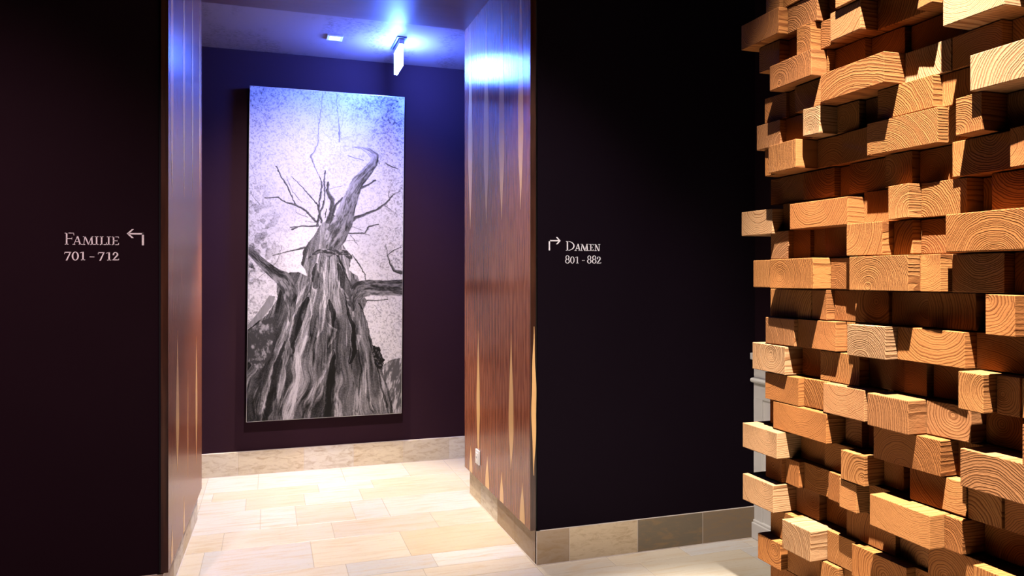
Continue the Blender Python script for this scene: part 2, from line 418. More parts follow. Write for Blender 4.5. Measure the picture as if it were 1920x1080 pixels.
# ------------------------------------------------------------------ tree picture
def vnoise(x, y, seed):
    r = np.random.default_rng(seed); N = 256; g = r.random((N, N))
    xi = np.floor(x).astype(int); yi = np.floor(y).astype(int); fx = x-xi; fy = y-yi
    fx = fx*fx*(3-2*fx); fy = fy*fy*(3-2*fy)
    a = g[yi % N, xi % N]; b = g[yi % N, (xi+1) % N]; c = g[(yi+1) % N, xi % N]; d = g[(yi+1) % N, (xi+1) % N]
    return (a*(1-fx)+b*fx)*(1-fy)+(c*(1-fx)+d*fx)*fy
def fbm(x, y, o=4, seed=1, g=.5):
    s = 0; a = 1; t = 0
    for i in range(o): s = s+a*vnoise(x*2**i, y*2**i, seed+i); t += a; a *= g
    return s/t
def sstep(a, b, x):
    t = np.clip((x-a)/(b-a), 0, 1); return t*t*(3-2*t)
def inpoly(x, y, P):
    r = np.zeros(x.shape, bool); n = len(P)
    for i in range(n):
        x1, y1 = P[i]; x2, y2 = P[(i+1) % n]
        if y1 == y2: continue
        c = ((y1 > y) != (y2 > y)) & (x < (x2-x1)*(y-y1)/(y2-y1)+x1); r ^= c
    return r
def limb(x, y, pts):
    """distance to a tapered polyline: returns (signed d/halfwidth, cross coordinate, along)"""
    best = np.full(x.shape, 9.0); cr = np.zeros(x.shape); al = np.zeros(x.shape); acc = 0
    for (x1, y1, w1), (x2, y2, w2) in zip(pts, pts[1:]):
        dx, dy = x2-x1, y2-y1; L2 = dx*dx+dy*dy; L = math.sqrt(L2)
        t = np.clip(((x-x1)*dx+(y-y1)*dy)/L2, 0, 1)
        px, py = x1+t*dx, y1+t*dy; w = (w1+(w2-w1)*t)/2
        q = np.hypot(x-px, y-py)/np.maximum(w, .5); s = np.sign((x-x1)*dy-(y-y1)*dx)
        m = q < best; best = np.where(m, q, best); cr = np.where(m, q*s, cr); al = np.where(m, acc+t*L, al); acc += L
    return best, cr, al
def art(x, y):
    wx = (fbm(x/40, y/40, 3, 50)-.5)*26; wy = (fbm(x/40, y/40, 3, 60)-.5)*26
    # leafy, blown-out sky
    bg = .90-.05*fbm(x/130, y/130, 3, 2)
    dens = .25+.75*sstep(250, 620, np.hypot(x-520, (y-760)*.62))
    dens *= np.where(y < 1150, 1, .55)
    up = sstep(900, 150, y)*sstep(250, 900, x)
    sp = fbm(x/9, y/9, 4, 3, .62); cl = fbm(x/60, y/60, 3, 9)
    leaf = sstep(.46, .66, sp)*sstep(.33, .62, cl)
    bg = bg-leaf*dens*(.20+.16*up)-.14*up*cl
    bg = bg-sstep(.45, .80, fbm(x/7, y/7, 3, 14, .6))*(.08+.30*dens)
    lf = sstep(.56, .60, fbm(x/34, y/30, 2, 21))*sstep(350, 120, x)*sstep(700, 850, y)*sstep(1300, 1150, y)
    bg = bg-lf*(.20+.1*sp)
    bg = bg-.30*sstep(.60, .68, fbm(x/24, y/24, 3, 77))*sstep(300, 60, x)*sstep(500, 640, y)*0.6
    V = bg
    def put(mask, val):
        nonlocal V; V = np.where(mask, val, V)
    tw = [  # twigs (x, y, width)
     [(95, 165, 4), (150, 215, 5), (210, 280, 3)], [(245, 547, 7), (300, 640, 9), (362, 772, 10)],
     [(180, 735, 6), (262, 728, 8), (310, 765, 9), (365, 776, 11), (430, 815, 12), (492, 880, 13)],
     [(308, 608, 3), (340, 690, 4), (398, 758, 4)], [(338, 608, 4), (410, 675, 6), (455, 730, 7), (498, 782, 8)],
     [(540, 572, 7), (532, 640, 12), (538, 720, 9), (533, 770, 10), (505, 830, 12), (492, 900, 16)],
     [(505, 600, 5), (518, 660, 12), (508, 740, 12), (500, 800, 13), (520, 880, 13)],
     [(556, 645, 13), (552, 690, 20), (585, 750, 26), (575, 830, 30), (550, 900, 40)],
     [(645, 735, 12), (600, 780, 13), (585, 840, 14), (575, 905, 18)], [(545, 800, 6), (540, 850, 8)],
     [(525, 110, 3), (520, 200, 4), (500, 300, 6), (497, 400, 6), (475, 460, 8), (455, 485, 9), (462, 510, 10), (480, 560, 6), (505, 600, 5)],
     [(480, 210, 3), (505, 275, 4)], [(518, 330, 3), (545, 360, 4), (575, 385, 3)],
     [(608, 110, 2), (615, 250, 4), (622, 300, 7), (624, 400, 9)], [(655, 210, 3), (645, 290, 4), (624, 335, 5)], [(676, 368, 5), (628, 388, 6)],
     [(675, 483, 5), (720, 497, 5), (770, 512, 4)], [(835, 630, 10), (790, 660, 12), (745, 680, 16)],
     [(950, 712, 5), (900, 770, 10), (850, 800, 14), (780, 832, 16), (720, 850, 20), (680, 880, 26)],
     [(913, 690, 4), (925, 735, 6)], [(895, 780, 5), (940, 815, 4)], [(990, 695, 4), (940, 710, 4)],
     [(855, 890, 7), (800, 905, 9), (772, 945, 9), (700, 944, 8), (665, 942, 8)], [(770, 945, 5), (803, 957, 4)], [(690, 900, 4), (760, 925, 4)],
     [(690, 955, 4), (735, 1015, 3)], [(650, 985, 3), (740, 990, 3)], [(895, 525, 4), (930, 545, 7), (970, 562, 4)],
     [(330, 910, 5), (400, 903, 8), (480, 900, 11)], [(230, 1078, 6), (300, 1055, 5), (420, 1030, 13)], [(345, 920, 12), (385, 905, 6)],
     [(360, 820, 2), (440, 850, 3)], [(420, 870, 2), (490, 880, 3)],
     [(990, 1030, 5), (940, 1050, 6), (910, 1075, 7), (925, 1130, 9), (950, 1165, 18), (990, 1180, 22)], [(900, 1010, 4), (908, 1070, 6)],
     [(700, 1070, 5), (745, 1130, 7), (775, 1190, 6), (780, 1230, 5)], [(92, 1250, 3), (180, 1180, 4), (250, 1120, 3), (285, 1020, 3)],
     [(785, 1345, 8), (915, 1338, 5)], [(830, 1370, 3), (860, 1410, 3)], [(150, 260, 3), (110, 300, 2)], [(275, 340, 3), (350, 390, 2)],
     [(560, 680, 3), (640, 662, 2)], [(600, 845, 7), (580, 842, 7)], [(95, 700, 3), (150, 775, 2)], [(850, 490, 8), (858, 528, 6)]]
    for p in tw:
        q, c, a = limb(x+wx*.35+(fbm(x/14, y/14, 2, 63)-.5)*9, y+wy*.35, [(a_, b_, max(w, 3.4)) for a_, b_, w in p])
        dk = .24 if max(w for *_, w in p) > 6 else .42
        fade = .25 if p[0][1] < 420 else 0
        m = sstep(1.3, .6, q); V = V*(1-m)+m*(dk+fade+.14*c+.2*(fbm(x/9, y/9, 2, 64)-.5))
    def bark(c, a, seed, lo=.12, hi=.50, k=3.0):
        t = fbm(c*k+a/300+wx/60, a/55, 4, seed, .6); t2 = fbm(c*k*3, a/18, 3, seed+5, .6)
        return lo+(hi-lo)*sstep(.3, .7, t*.65+t2*.35)
    # limbs
    pole = inpoly(x+wx*.2, y+wy*.2, [(70, 1500), (150, 1400), (208, 1315), (243, 1322), (228, 1375), (150, 1465), (80, 1515)])
    put(pole, .42+.15*fbm(x/8, y/30, 3, 5))
    # trunk
    T_ = [(505, 900), (530, 880), (560, 885), (590, 930), (640, 1000), (685, 1060), (692, 1110), (684, 1165), (735, 1200), (745, 1290), (790, 1350), (765, 1400),
          (795, 1500), (822, 1600), (860, 1700), (892, 1800), (925, 1900), (965, 2040), (960, 2100), (50, 2100), (50, 1545), (110, 1490), (200, 1420), (255, 1340), (250, 1220),
          (300, 1180), (380, 1175), (430, 1200), (400, 1130), (405, 1060), (440, 1000), (480, 940)]
    X2, Y2 = x+wx*.7, y+wy*.5
    tr = inpoly(X2, Y2, T_)
    dy = np.maximum(y-620, 60.0); th = (x-575+np.clip(y-1300, 0, 800)*.05)/(dy+140)
    bow = (fbm(x/150, y/260, 3, 71)-.5)
    flow = th*11+bow*.9
    f1 = fbm(flow*1.3, y/330, 3, 41, .5)                 # broad dark and pale bands down the trunk
    f2 = fbm(flow*4.5+f1*.5, y/230, 4, 43, .62)              # bark ridges
    f3 = fbm(flow*18, y/90, 3, 47, .65)                # fibres
    f4 = fbm(x/5, y/5, 3, 53, .7)
    strip = sstep(.50, .60, fbm(flow*2.1+7, y/420, 3, 83, .5))    # peeled pale strips
    edge = np.exp(-((fbm(flow*2.1+7, y/420, 3, 83, .5)-.505)/.022)**2)
    v = .15+.20*sstep(.30, .70, f1)+.30*(f2-.5)+.26*(f3-.5)+.10*(f4-.5)
    v = v+strip*(.15+.30*(f2-.35)+.20*(f3-.5))
    v = v-.10*edge+.07
    g2 = fbm(flow*3.4+3, y/360, 3, 87, .5)
    v = v-.18*np.exp(-((g2-.50)/.022)**2)*sstep(.40, .55, f1+.1)+.15*np.exp(-((g2-.545)/.020)**2)
    v = v+.06*sstep(1500, 1000, y)
    # deep furrows and plates seen on the trunk
    for pts, dk in (([(600, 1060, 10), (655, 1160, 14), (700, 1290, 12), (760, 1400, 9)], .20), ([(655, 1290, 8), (672, 1400, 16), (705, 1500, 24), (715, 1640, 34), (690, 1720, 10)], .24),
                    ([(435, 1330, 16), (395, 1400, 40), (370, 1490, 50), (345, 1580, 34), (348, 1660, 12)], .16), ([(300, 1590, 12), (265, 1700, 40), (235, 1850, 60), (180, 2060, 40)], .15),
                    ([(590, 1640, 12), (580, 1760, 44), (572, 1880, 52), (560, 2060, 60)], .18), ([(560, 1340, 14), (585, 1430, 34), (590, 1500, 12)], .17), ([(487, 1130, 18), (480, 1190, 46), (478, 1260, 30)], .10),
                    ([(615, 1130, 22), (640, 1200, 60), (680, 1320, 40)], .08), ([(800, 1560, 8), (850, 1750, 10), (905, 1980, 14)], .12)):
        q, c, a = limb(x+wx*.8, y+wy*.5, pts)
        v = v*(1-.45*sstep(1.1, .7, q))-0*dk+0
        v = v-dk*.35*sstep(1.0, .8, q)+.20*np.exp(-((q-1.22)/.14)**2)*(.4+f2)*(c < 0)+.10*np.exp(-((q-1.2)/.12)**2)*(c > 0)
    for pts in ([(520, 1150, 12), (528, 1250, 20), (535, 1350, 24), (520, 1480, 26), (490, 1560, 16)], [(435, 1240, 16), (340, 1390, 30), (280, 1560, 36), (215, 1740, 40), (150, 2000, 60)],
                [(445, 1300, 12), (455, 1420, 18), (420, 1500, 14)], [(430, 1560, 20), (375, 1680, 36), (370, 1800, 40), (320, 2040, 60)], [(590, 1640, 18), (540, 1760, 18), (460, 1900, 34), (420, 2060, 44)],
                [(735, 1560, 30), (730, 1630, 18)], [(640, 1280, 12), (690, 1340, 16), (712, 1440, 12)], [(555, 1480, 8), (600, 1520, 20), (560, 1620, 8)]):
        q, c, a = limb(x+wx*.8, y+wy*.5, pts)
        v = v+sstep(1.1, .6, q)*(.20+.30*(f3-.5)+.12*c)
    v = v-.10*sstep(.30, .42, np.abs(th))
    put(tr, np.clip((v-.06)*.92+.16*(f4-.5), .04, .80))
    for pts, sd in (([(92, 1050, 46), (150, 1110, 52), (225, 1175, 66), (290, 1215, 92), (330, 1290, 96), (335, 1400, 50), (325, 1470, 10)], 35),
                    ([(1010, 1268, 92), (900, 1270, 88), (800, 1268, 92), (745, 1280, 104), (715, 1330, 70), (705, 1400, 20)], 37)):
        q, c, a = limb(x+wx*.35, y+wy*.35, pts); mm = sstep(1.05, .95, q)
        V = V*(1-mm)+mm*(bark(c, a, sd, .10, .48, 3)+.08*c*(1 if sd == 37 else -1))
    # mossy left shoulder, collar and right stump
    ms = inpoly(X2, Y2, [(60, 1540), (150, 1470), (230, 1440), (240, 1560), (215, 1680), (150, 1760), (60, 1700)])
    put(ms, .20+.40*sstep(.45, .75, fbm(x/22, y/30, 5, 91, .65)))
    L1 = [(705, 432, 8), (760, 440, 18), (800, 455, 34), (835, 485, 44), (825, 530, 50), (780, 590, 60), (732, 640, 72), (705, 700, 78), (675, 780, 92), (645, 880, 116), (600, 960, 130), (575, 1010, 110), (560, 1050, 70)]
    q, c, a = limb(x+wx*.3, y+wy*.3, L1)
    sh = bark(c, a, 31, .16, .58, 3.5)-.14*np.clip(c, -1, 1)
    mm = sstep(1.06, .96, q); fadeup = sstep(520, 440, y)*.25
    V = V*(1-mm)+mm*(sh+fadeup)
    q, c, a = limb(x+wx*.5, y+wy*.5, [(430, 1095, 10), (500, 1052, 26), (545, 1050, 30), (600, 1062, 34), (650, 1052, 40), (688, 1085, 30)])
    cm = sstep(1.05, .8, q); V = V*(1-cm)+cm*(.14+.42*sstep(.4, .7, fbm(x/18, y/10, 4, 95, .6)))
    st = inpoly(X2, Y2, [(885, 1725), (930, 1700), (1010, 1688), (1010, 2050), (955, 2050), (920, 1900), (890, 1800)])
    put(st, .30+.45*sstep(.42, .72, fbm(x/14+y/60, y/50, 4, 97, .6)))
    mo = inpoly(X2+wx, Y2+wy, [(820, 1600), (870, 1620), (895, 1700), (880, 1760), (850, 1740), (830, 1680)])
    put(mo, .04+.3*sstep(.5, .75, fbm(x/10, y/10, 3, 99)))
    return V
def picture():
    TL, BL, TR = (-.137, 2.927), (-.161, .410), (1.020, 2.927)
    W, H = 1.160, 2.517; YP = 5.868
    root = thing('framed_picture', 'tall black and white picture of an old tree seen from below, on the corridor wall', 'picture', (.43, YP, .41))
    nx, ny = 430, 930
    s = np.linspace(0, 1, nx); t = np.linspace(0, 1, ny); S, Tt = np.meshgrid(s, t)
    X = TL[0]+(BL[0]-TL[0])*Tt+W*S; Z = TL[1]-H*Tt; Y = np.full(X.shape, YP)
    d = X*SN+Y*CS; r = X*CS-Y*SN; u = 960+FP*r/d; v = HZ-FP*(Z-CH)/d
    val = art((u-440)*3.1765, (v-140)*3.1765)
    val = np.clip(val, .02, .95)**1.9*.66        # ink tone to reflectance
    rgb = np.stack([val*1.0, val*.93, val*.98, np.ones_like(val)], -1).astype(np.float32)
    me = bpy.data.meshes.new('print')
    co = np.stack([X, Y, Z], -1).reshape(-1, 3).astype(np.float32)
    me.vertices.add(nx*ny); me.vertices.foreach_set('co', co.ravel())
    i = np.arange((nx-1)*(ny-1)); q = (i//(nx-1))*nx+(i % (nx-1))
    fc = np.stack([q, q+nx, q+nx+1, q+1], -1).astype(np.int32)
    me.loops.add(fc.size); me.loops.foreach_set('vertex_index', fc.ravel())
    me.polygons.add(len(fc)); me.polygons.foreach_set('loop_start', np.arange(0, fc.size, 4, dtype=np.int32))
    me.update(calc_edges=True)
    at = me.color_attributes.new('ink', 'FLOAT_COLOR', 'POINT'); at.data.foreach_set('color', rgb.ravel())
    m = NT('printed_tree_photograph'); a = m.node('ShaderNodeAttribute', attribute_name='ink')
    m.set('Base Color', a.outputs['Color']).set('Roughness', .45).set('Specular IOR Level', .25)
    local(link('print', me, m.m, root))
    def para(e, y0, y1):   # slightly leaning slab
        b = bmesh.new(); cs = []
        for yy in (y0, y1):
            for (sx, tz) in ((0, 0), (1, 0), (1, 1), (0, 1)):
                cs.append(b.verts.new((TL[0]+(BL[0]-TL[0])*tz+W*sx+(e if sx else -e), yy, TL[1]-H*tz+(-e if tz else e))))
        for f in ((0, 1, 2, 3), (7, 6, 5, 4), (0, 4, 5, 1), (1, 5, 6, 2), (2, 6, 7, 3), (3, 7, 4, 0)): b.faces.new([cs[k] for k in f])
        bmesh.ops.recalc_face_normals(b, faces=b.faces); return b
    o = obj_bm('stretcher_frame', para(.003, YP+.001, YP+.046), ALU, root); o['label'] = 'slim silver frame edge'; local(o)
    o = obj_bm('spacer', para(-.05, YP+.046, YB-.001), BLACK, root); local(o)
picture()

# ------------------------------------------------------------------ wall lettering (serif capitals drawn as strokes)
def sign(Y, label, name, glyphs_word, glyphs_num, arrow, nm_loc):
    root = thing('wall_sign', label, 'sign', nm_loc)
    def make(part, polys):
        bm = bmesh.new()
        for i, pl in enumerate(polys):
            vs = [bm.verts.new((onY(u, v, Y)[0], Y, onY(u, v, Y)[1])) for u, v in pl]
            try: fcs = bm.faces.new(vs)
            except ValueError: pass
        bmesh.ops.recalc_face_normals(bm, faces=bm.faces)
        for f in bm.faces:
            if f.normal.y > 0: f.normal_flip()
        r = bmesh.ops.extrude_face_region(bm, geom=list(bm.faces))
        bmesh.ops.translate(bm, vec=(0, -.0012, 0), verts=[e for e in r['geom'] if isinstance(e, bmesh.types.BMVert)])
        bmesh.ops.recalc_face_normals(bm, faces=bm.faces)
        local(obj_bm(part, bm, LETTER, root))
    for g in glyphs_word: make('letter', g)
    for g in glyphs_num: make('digit' if len(g) > 1 else 'dash', g)
    make('arrow', arrow)
def R(x0, y0, x1, y1): return [(x0, y0), (x1, y0), (x1, y1), (x0, y1)]
def ring(cx, cy, rx, ry, T, t, a0=0, a1=360, n=26):
    out = []
    for i in range(n):
        A = math.radians(a0+(a1-a0)*i/n); B = math.radians(a0+(a1-a0)*(i+1)/n)
        P = lambda a, k: (cx+(rx-k*T)*math.cos(a), cy+(ry-k*t)*math.sin(a))
        out.append([P(A, 0), P(B, 0), P(B, 1), P(A, 1)])
    return out
def diag(x0, y0, x1, y1, w): return [(x0, y0), (x0+w, y0), (x1+w, y1), (x1, y1)]
def glyph(ch, x0, x1, yt, yb, T, t):
    w = x1-x0; h = yb-yt; s = T*.75; P = []
    def stem(x, serif=(1, 1)):
        P.append(R(x, yt, x+T, yb))
        if serif[0]: P.append(R(x-s, yt, x+T+s, yt+t))
        if serif[1]: P.append(R(x-s, yb-t, x+T+s, yb))
    if ch in 'FE':
        x = x0+s; stem(x); P.append(R(x, yt, x1, yt+t)); P.append([(x1-t, yt), (x1, yt), (x1+t*.2, yt+h*.24), (x1-t*.5, yt+h*.2)])
        ym = yt+h*.47; xm = x0+w*.80; P.append(R(x, ym, xm, ym+t)); P.append(R(xm-t*.6, ym-h*.09, xm, ym+t+h*.07))
        if ch == 'E': P.append(R(x, yb-t, x1, yb)); P.append([(x1-t*1.2, yb-h*.2), (x1+t*.3, yb-h*.27), (x1, yb), (x1-t, yb)])
    elif ch == 'L':
        x = x0+s; stem(x); P.append(R(x, yb-t, x1, yb)); P.append([(x1-t*1.2, yb-h*.22), (x1+t*.2, yb-h*.3), (x1, yb), (x1-t, yb)])
    elif ch == 'I':
        stem((x0+x1)/2-T/2)
    elif ch == 'A':
        xm = x0+w*.5; P.append(diag(xm-t*.2, yt, x0+s*.8, yb, t)); P.append(diag(xm-T*.4, yt, x1-s-T, yb, T))
        P.append(R(x0+w*.26, yt+h*.62, x0+w*.70, yt+h*.62+t)); P.append(R(x0, yb-t, x0+2.4*s, yb)); P.append(R(x1-3.0*s, yb-t, x1, yb))
    elif ch == 'M':
        xl, xr = x0+w*.13, x1-w*.16-T
        P.append(diag(xl+t*.5, yt, x0+w*.08, yb, t)); P.append(diag(xl, yt, x0+w*.47, yb, T)); P.append(diag(xr+T*.3, yt, x0+w*.47+T*.2, yb, t)); P.append(diag(xr, yt, xr+w*.06, yb, T))
        P.append(R(xl-s, yt, xl+T, yt+t)); P.append(R(xr, yt, xr+T+s, yt+t)); P.append(R(x0-s*.2, yb-t, x0+w*.08+t+s, yb)); P.append(R(xr+w*.06-s, yb-t, x1+s*.3, yb))
    elif ch == 'N':
        P.append(R(x0+s, yt, x0+s+t, yb)); P.append(R(x1-s-t, yt, x1-s, yb)); P.append(diag(x0+s*.6, yt, x1-s-T, yb, T))
        P.append(R(x0, yt, x0+s+t, yt+t)); P.append(R(x0, yb-t, x0+2*s+t, yb)); P.append(R(x1-2*s-t, yt, x1, yt+t))
    elif ch == 'D':
        stem(x0+s); P += ring(x0+s+T*.5, (yt+yb)/2, w-s-T*.5, h/2, T, t, -90, 90)
    elif ch == '0': P += ring((x0+x1)/2, (yt+yb)/2, w/2, h/2, T, t)
    elif ch == '8':
        P += ring((x0+x1)/2, yt+h*.25, w*.42, h*.26, T*.85, t); P += ring((x0+x1)/2, yt+h*.72, w*.5, h*.285, T, t)
    elif ch == '1':
        x = (x0+x1)/2-T*.3; P.append(R(x, yt, x+T, yb)); P.append([(x, yt), (x+T, yt), (x0, yt+h*.17), (x0, yt+h*.10)]); P.append(R(x-s*1.1, yb-t, x+T+s*1.1, yb))
    elif ch == '7':
        P.append(R(x0, yt, x1, yt+t*1.35)); P.append([(x0, yt), (x0+t, yt), (x0+t*.6, yt+h*.25), (x0-t*.2, yt+h*.25)]); P.append([(x1-T*.9, yt+t), (x1, yt), (x0+w*.42, yb), (x0+w*.42-T, yb)])
    elif ch == '2':
        P += ring((x0+x1)/2-w*.04, yt+h*.29, w*.42, h*.29, T, t, -200, 30); P.append([(x1-w*.16-T, yt+h*.36), (x1-w*.10, yt+h*.40), (x0+t*2.2, yb-t), (x0, yb-t*.5)])
        P.append(R(x0, yb-t*1.4, x1-t*.5, yb)); P.append([(x1-t, yb-h*.2), (x1, yb-h*.2), (x1-t*.3, yb), (x1-t*1.4, yb)])
    elif ch == '-': P.append(R(x0, (yt+yb)/2-t*.55, x1, (yt+yb)/2+t*.55))
    return P
def z1(x, y): return 100+x/9.6, 410+y/9.6
def z2(x, y): return 1000+x/12, 430+y/12
def run(zf, items, T, t):
    P = []
    for ch, xa, xb, ya, yb in items:
        a, b = zf(xa, ya), zf(xb, yb); P.append(glyph(ch, a[0], b[0], a[1], b[1], T, t))
    return P
word1 = run(z1, [('F', 208, 372, 254, 466), ('A', 348, 518, 312, 468), ('M', 528, 735, 318, 470), ('I', 752, 806, 318, 470), ('L', 838, 962, 319, 472), ('I', 972, 1024, 321, 472), ('E', 1052, 1180, 323, 474)], 2.7, 1.05)
num1 = run(z1, [('7', 200, 322, 598, 752), ('0', 332, 460, 594, 752), ('1', 482, 578, 596, 748), ('-', 654, 740, 640, 736), ('7', 806, 925, 604, 757), ('1', 950, 1050, 604, 752), ('2', 1064, 1184, 602, 750)], 2.9, 1.15)
ar1 = [[z1(*p) for p in q] for q in ([(1352, 258), (1632, 260), (1632, 290), (1352, 284)], [(1594, 258), (1632, 258), (1632, 480), (1594, 480)],
       [(1322, 268), (1414, 190), (1452, 190), (1362, 268)], [(1322, 268), (1362, 268), (1450, 350), (1412, 350)])]
sign(YF-.0005, 'white wall lettering with left arrow, FAMILIE 701 - 712', 'l', word1, num1, ar1, (-.75, YF, 1.6))
word2 = run(z2, [('D', 733, 926, 265, 480), ('A', 925, 1075, 325, 482), ('M', 1060, 1245, 330, 484), ('E', 1258, 1352, 333, 484), ('N', 1372, 1505, 335, 486)], 2.2, .85)
num2 = run(z2, [('8', 715, 818, 588, 768), ('0', 828, 926, 612, 768), ('1', 946, 1026, 614, 766), ('-', 1092, 1158, 650, 752), ('8', 1210, 1306, 592, 768), ('8', 1318, 1418, 592, 768), ('2', 1425, 1525, 614, 768)], 1.7, .8)
ar2 = [[z2(*p) for p in q] for q in ([(345, 240), (580, 242), (580, 268), (345, 268)], [(345, 240), (376, 240), (376, 474), (345, 474)],
       [(612, 258), (578, 258), (506, 174), (544, 178)], [(612, 258), (544, 338), (506, 338), (578, 258)])]
sign(YF-.0005, 'white wall lettering with right arrow, DAMEN 801 - 882', 'r', word2, num2, ar2, (1.5, YF, 1.6))

# ------------------------------------------------------------------ white dado in the right corner (behind the timber)
def dado():
    root = thing('wainscot', 'white panelled wainscot in the dark corner behind the block wall', 'wall panelling', (XE, 2.9, 0))
    Y0, Y1 = -2.0, YF-.006
    def part(n, a, bev=.003):
        return local(boxobj(n, a, WHITE_W, root, bev))
    part('plinth', (XE-.032, XE, Y0, Y1, 0, .092), .006)
    part('plinth_moulding', (XE-.022, XE, Y0, Y1, .092, .106), .005)
    part('panel_board', (XE-.004, XE+.02, Y0, Y1, .106, 1.02), .001)
    y = Y1
    while y > Y0: part('stile', (XE-.014, XE-.004, y-.075, y, .106, .80), .002); y -= .62
    part('rail_board', (XE-.014, XE-.004, Y0, Y1, .80, .895), .002)
    bm = bmesh.new(); n = 14; prof = [(XE-.004, .888), (XE-.022, .890)]+[(XE-.024-.014*math.sin(PI*i/8), .892+.026*(1-math.cos(PI*i/8))/2) for i in range(9)]+[(XE-.004, .921)]
    A = [bm.verts.new((a, Y0, z)) for a, z in prof]; B = [bm.verts.new((a, Y1, z)) for a, z in prof]
    for i in range(len(prof)): j = (i+1) % len(prof); bm.faces.new((A[i], A[j], B[j], B[i]))
    bm.faces.new(A); bm.faces.new(B[::-1]); bmesh.ops.recalc_face_normals(bm, faces=bm.faces)
    local(obj_bm('dado_rail', bm, WHITE_W, root))
    part('frieze', (XE-.012, XE+.02, Y0, Y1, .921, 1.024), .002)
    part('cap', (XE-.040, XE+.02, Y0, Y1, 1.024, 1.062), .005)
dado()

# ------------------------------------------------------------------ the timber block wall
ZB = [.861, .774, .687, .603, .517, .430, .337, .245, .152, .057, -.040, -.134, -.225, -.318, -.410, -.503, -.590, -.677, -.770, -.865, -.955, -1.045, -1.135, -1.225, -1.315, -1.405, -1.5]
# per row: [uL, X] for every block from far to near; X 0 = receding chain (side face seen between previous right edge and uL)
# each entry: (uL, uR, X or None) ; uR None = covered by the next block
def gx(X, uR, uN): return X*ratio(uN)/ratio(uR)
ROWS = {
 0: [(1435, 1463, 1.56), (1468, 1520, None), (1530, 1600, 1.60), (1604, 1700, 1.62), (1708, 1800, 1.60), (1806, 1925, 1.56)],
 1: [(1390, 1460, 1.54), (1477, 1532.5, None), (1555, 1598, None), (1604, 1716, 1.555), (1717, 1800, 1.63), (1800, 1930, 1.55)],
 2: [(1423, 1462, 1.58), (1480, None, None), (1493, 1521, 1.56), (1538, None, None), (1555, 1615, 1.565), (1645, None, None), (1717, 1748.5, 1.585), (1765, 1930, None)],
 3: [(1441.7, 1522.5, 1.55), (1549, 1553, None), (1565, 1622, None), (1622, 1696, 1.65), (1707, None, None), (1767, 1884, 1.55), (1920, 1990, None)],
 4: [(1434, 1474, 1.60), (1480, 1503, None), (1505, None, 1.585), (1537.5, 1659, 1.56), (1697.5, 1783, None), (1784, 1881, None), (1898, 1990, None)],
 5: [(1417.5, 1464, 1.59), (1473, None, None), (1505.8, 1535.5, 1.57), (1569, 1611, None), (1612, 1671, 1.66), (1672, 1750, 1.61), (1766, None, None), (1819, 1980, 1.555)],
 6: [(1434, None, 1.60), (1439.5, 1493, 1.56), (1532, 1582, None), (1583, 1641, 1.63), (1641.6, 1759, 1.60), (1776, None, None), (1791, 1841.5, 1.57), (1888, 2000, None)],
 7: [(1444, 1507, 1.65), (1507.5, 1565, 1.645), (1576, 1601, None), (1601, 1671, 1.65), (1672, 1710, 1.63), (1724, 1805, None), (1806, None, 1.62), (1891.7, 1990, 1.59)],
 8: [(1390.5, 1448, 1.60), (1468, None, None), (1481, 1589, 1.585), (1620, None, None), (1665, 1704, 1.59), (1725.5, 1815, None), (1843, 1887, None), (1888, 1990, 1.63)],
 9: [(1444, 1480, 1.62), (1488, 1519, None), (1519.5, 1551, 1.65), (1580, None, 1.64), (1586, 1656, 1.585), (1674, 1712, None), (1725, None, None), (1770.5, 1925, 1.56), (1960, 2000, None)],
 10: [(1411, None, 1.61), (1442.5, 1525, 1.55), (1558, None, None), (1592, 1702.5, 1.56), (1723, None, None), (1724, 1765, 1.572), (1784, 1884, None), (1901, 1990, None)],
 11: [(1444, 1521.5, 1.60), (1522, 1551, 1.60), (1565, 1607, None), (1607, 1667, 1.62), (1667.5, 1743, 1.63), (1743.5, 1830, 1.625), (1846, None, None), (1848, 1903, 1.55), (1935, 1990, None)],
 12: [(1435, 1489, 1.58), (1495, 1568, None), (1587, 1624, None), (1625.5, 1661, 1.56), (1681, 1811, None), (1830, 1990, None)],
 13: [(1410, 1472.5, 1.57), (1488, 1550, 1.635), (1551.7, 1612, 1.61), (1629, 1696, None), (1697, 1738, 1.64), (1750, None, None), (1795, 1845, 1.56), (1867, 1914, None), (1915, 1990, 1.60)],
 14: [(1435, 1497, 1.58), (1507, None, None), (1542, 1622, 1.58), (1626, None, 1.66), (1625.6, 1703, 1.56), (1737.5, 1820, None), (1847, 1990, None)],
 15: [(1444, None, 1.63), (1449, 1550, 1.58), (1584, 1617, None), (1629, 1680, None), (1681, 1764, 1.59), (1796, None, None), (1800, 1925, 1.57), (1960, 2000, None)],
 16: [(1391, 1458, 1.55), (1491, 1550, 1.64), (1551, 1602, 1.63), (1602.5, 1621, 1.58), (1657, 1695, None), (1706, 1738, None), (1739, 1811, 1.61), (1815, 1878, None), (1882, 1990, None)],
 17: [(1435, 1466, 1.59), (1472, 1499, None), (1507, 1556, None), (1557, None, 1.61), (1573, 1606, 1.585), (1628, None, None), (1629, 1745, 1.55), (1769, 1805, None), (1846, 1990, None)],
 18: [(1392.5, 1449.5, 1.55), (1480, 1536, 1.64), (1549, 1605, None), (1606, 1680, 1.63), (1681, 1756, 1.64), (1757, None, 1.61), (1822, 1990, 1.57)],
 19: [(1444, 1491, 1.60), (1492.5, 1519, 1.55), (1551.5, 1604, None), (1605, 1700, 1.60), (1701, 1800, 1.63), (1801, 1990, 1.61)],
 20: [(1420, 1463.5, 1.57), (1477, 1537, None), (1538, 1572, 1.60), (1573, 1640, 1.62), (1641, 1720, 1.59), (1721, 1800, 1.62), (1801, 1990, 1.58)],
}
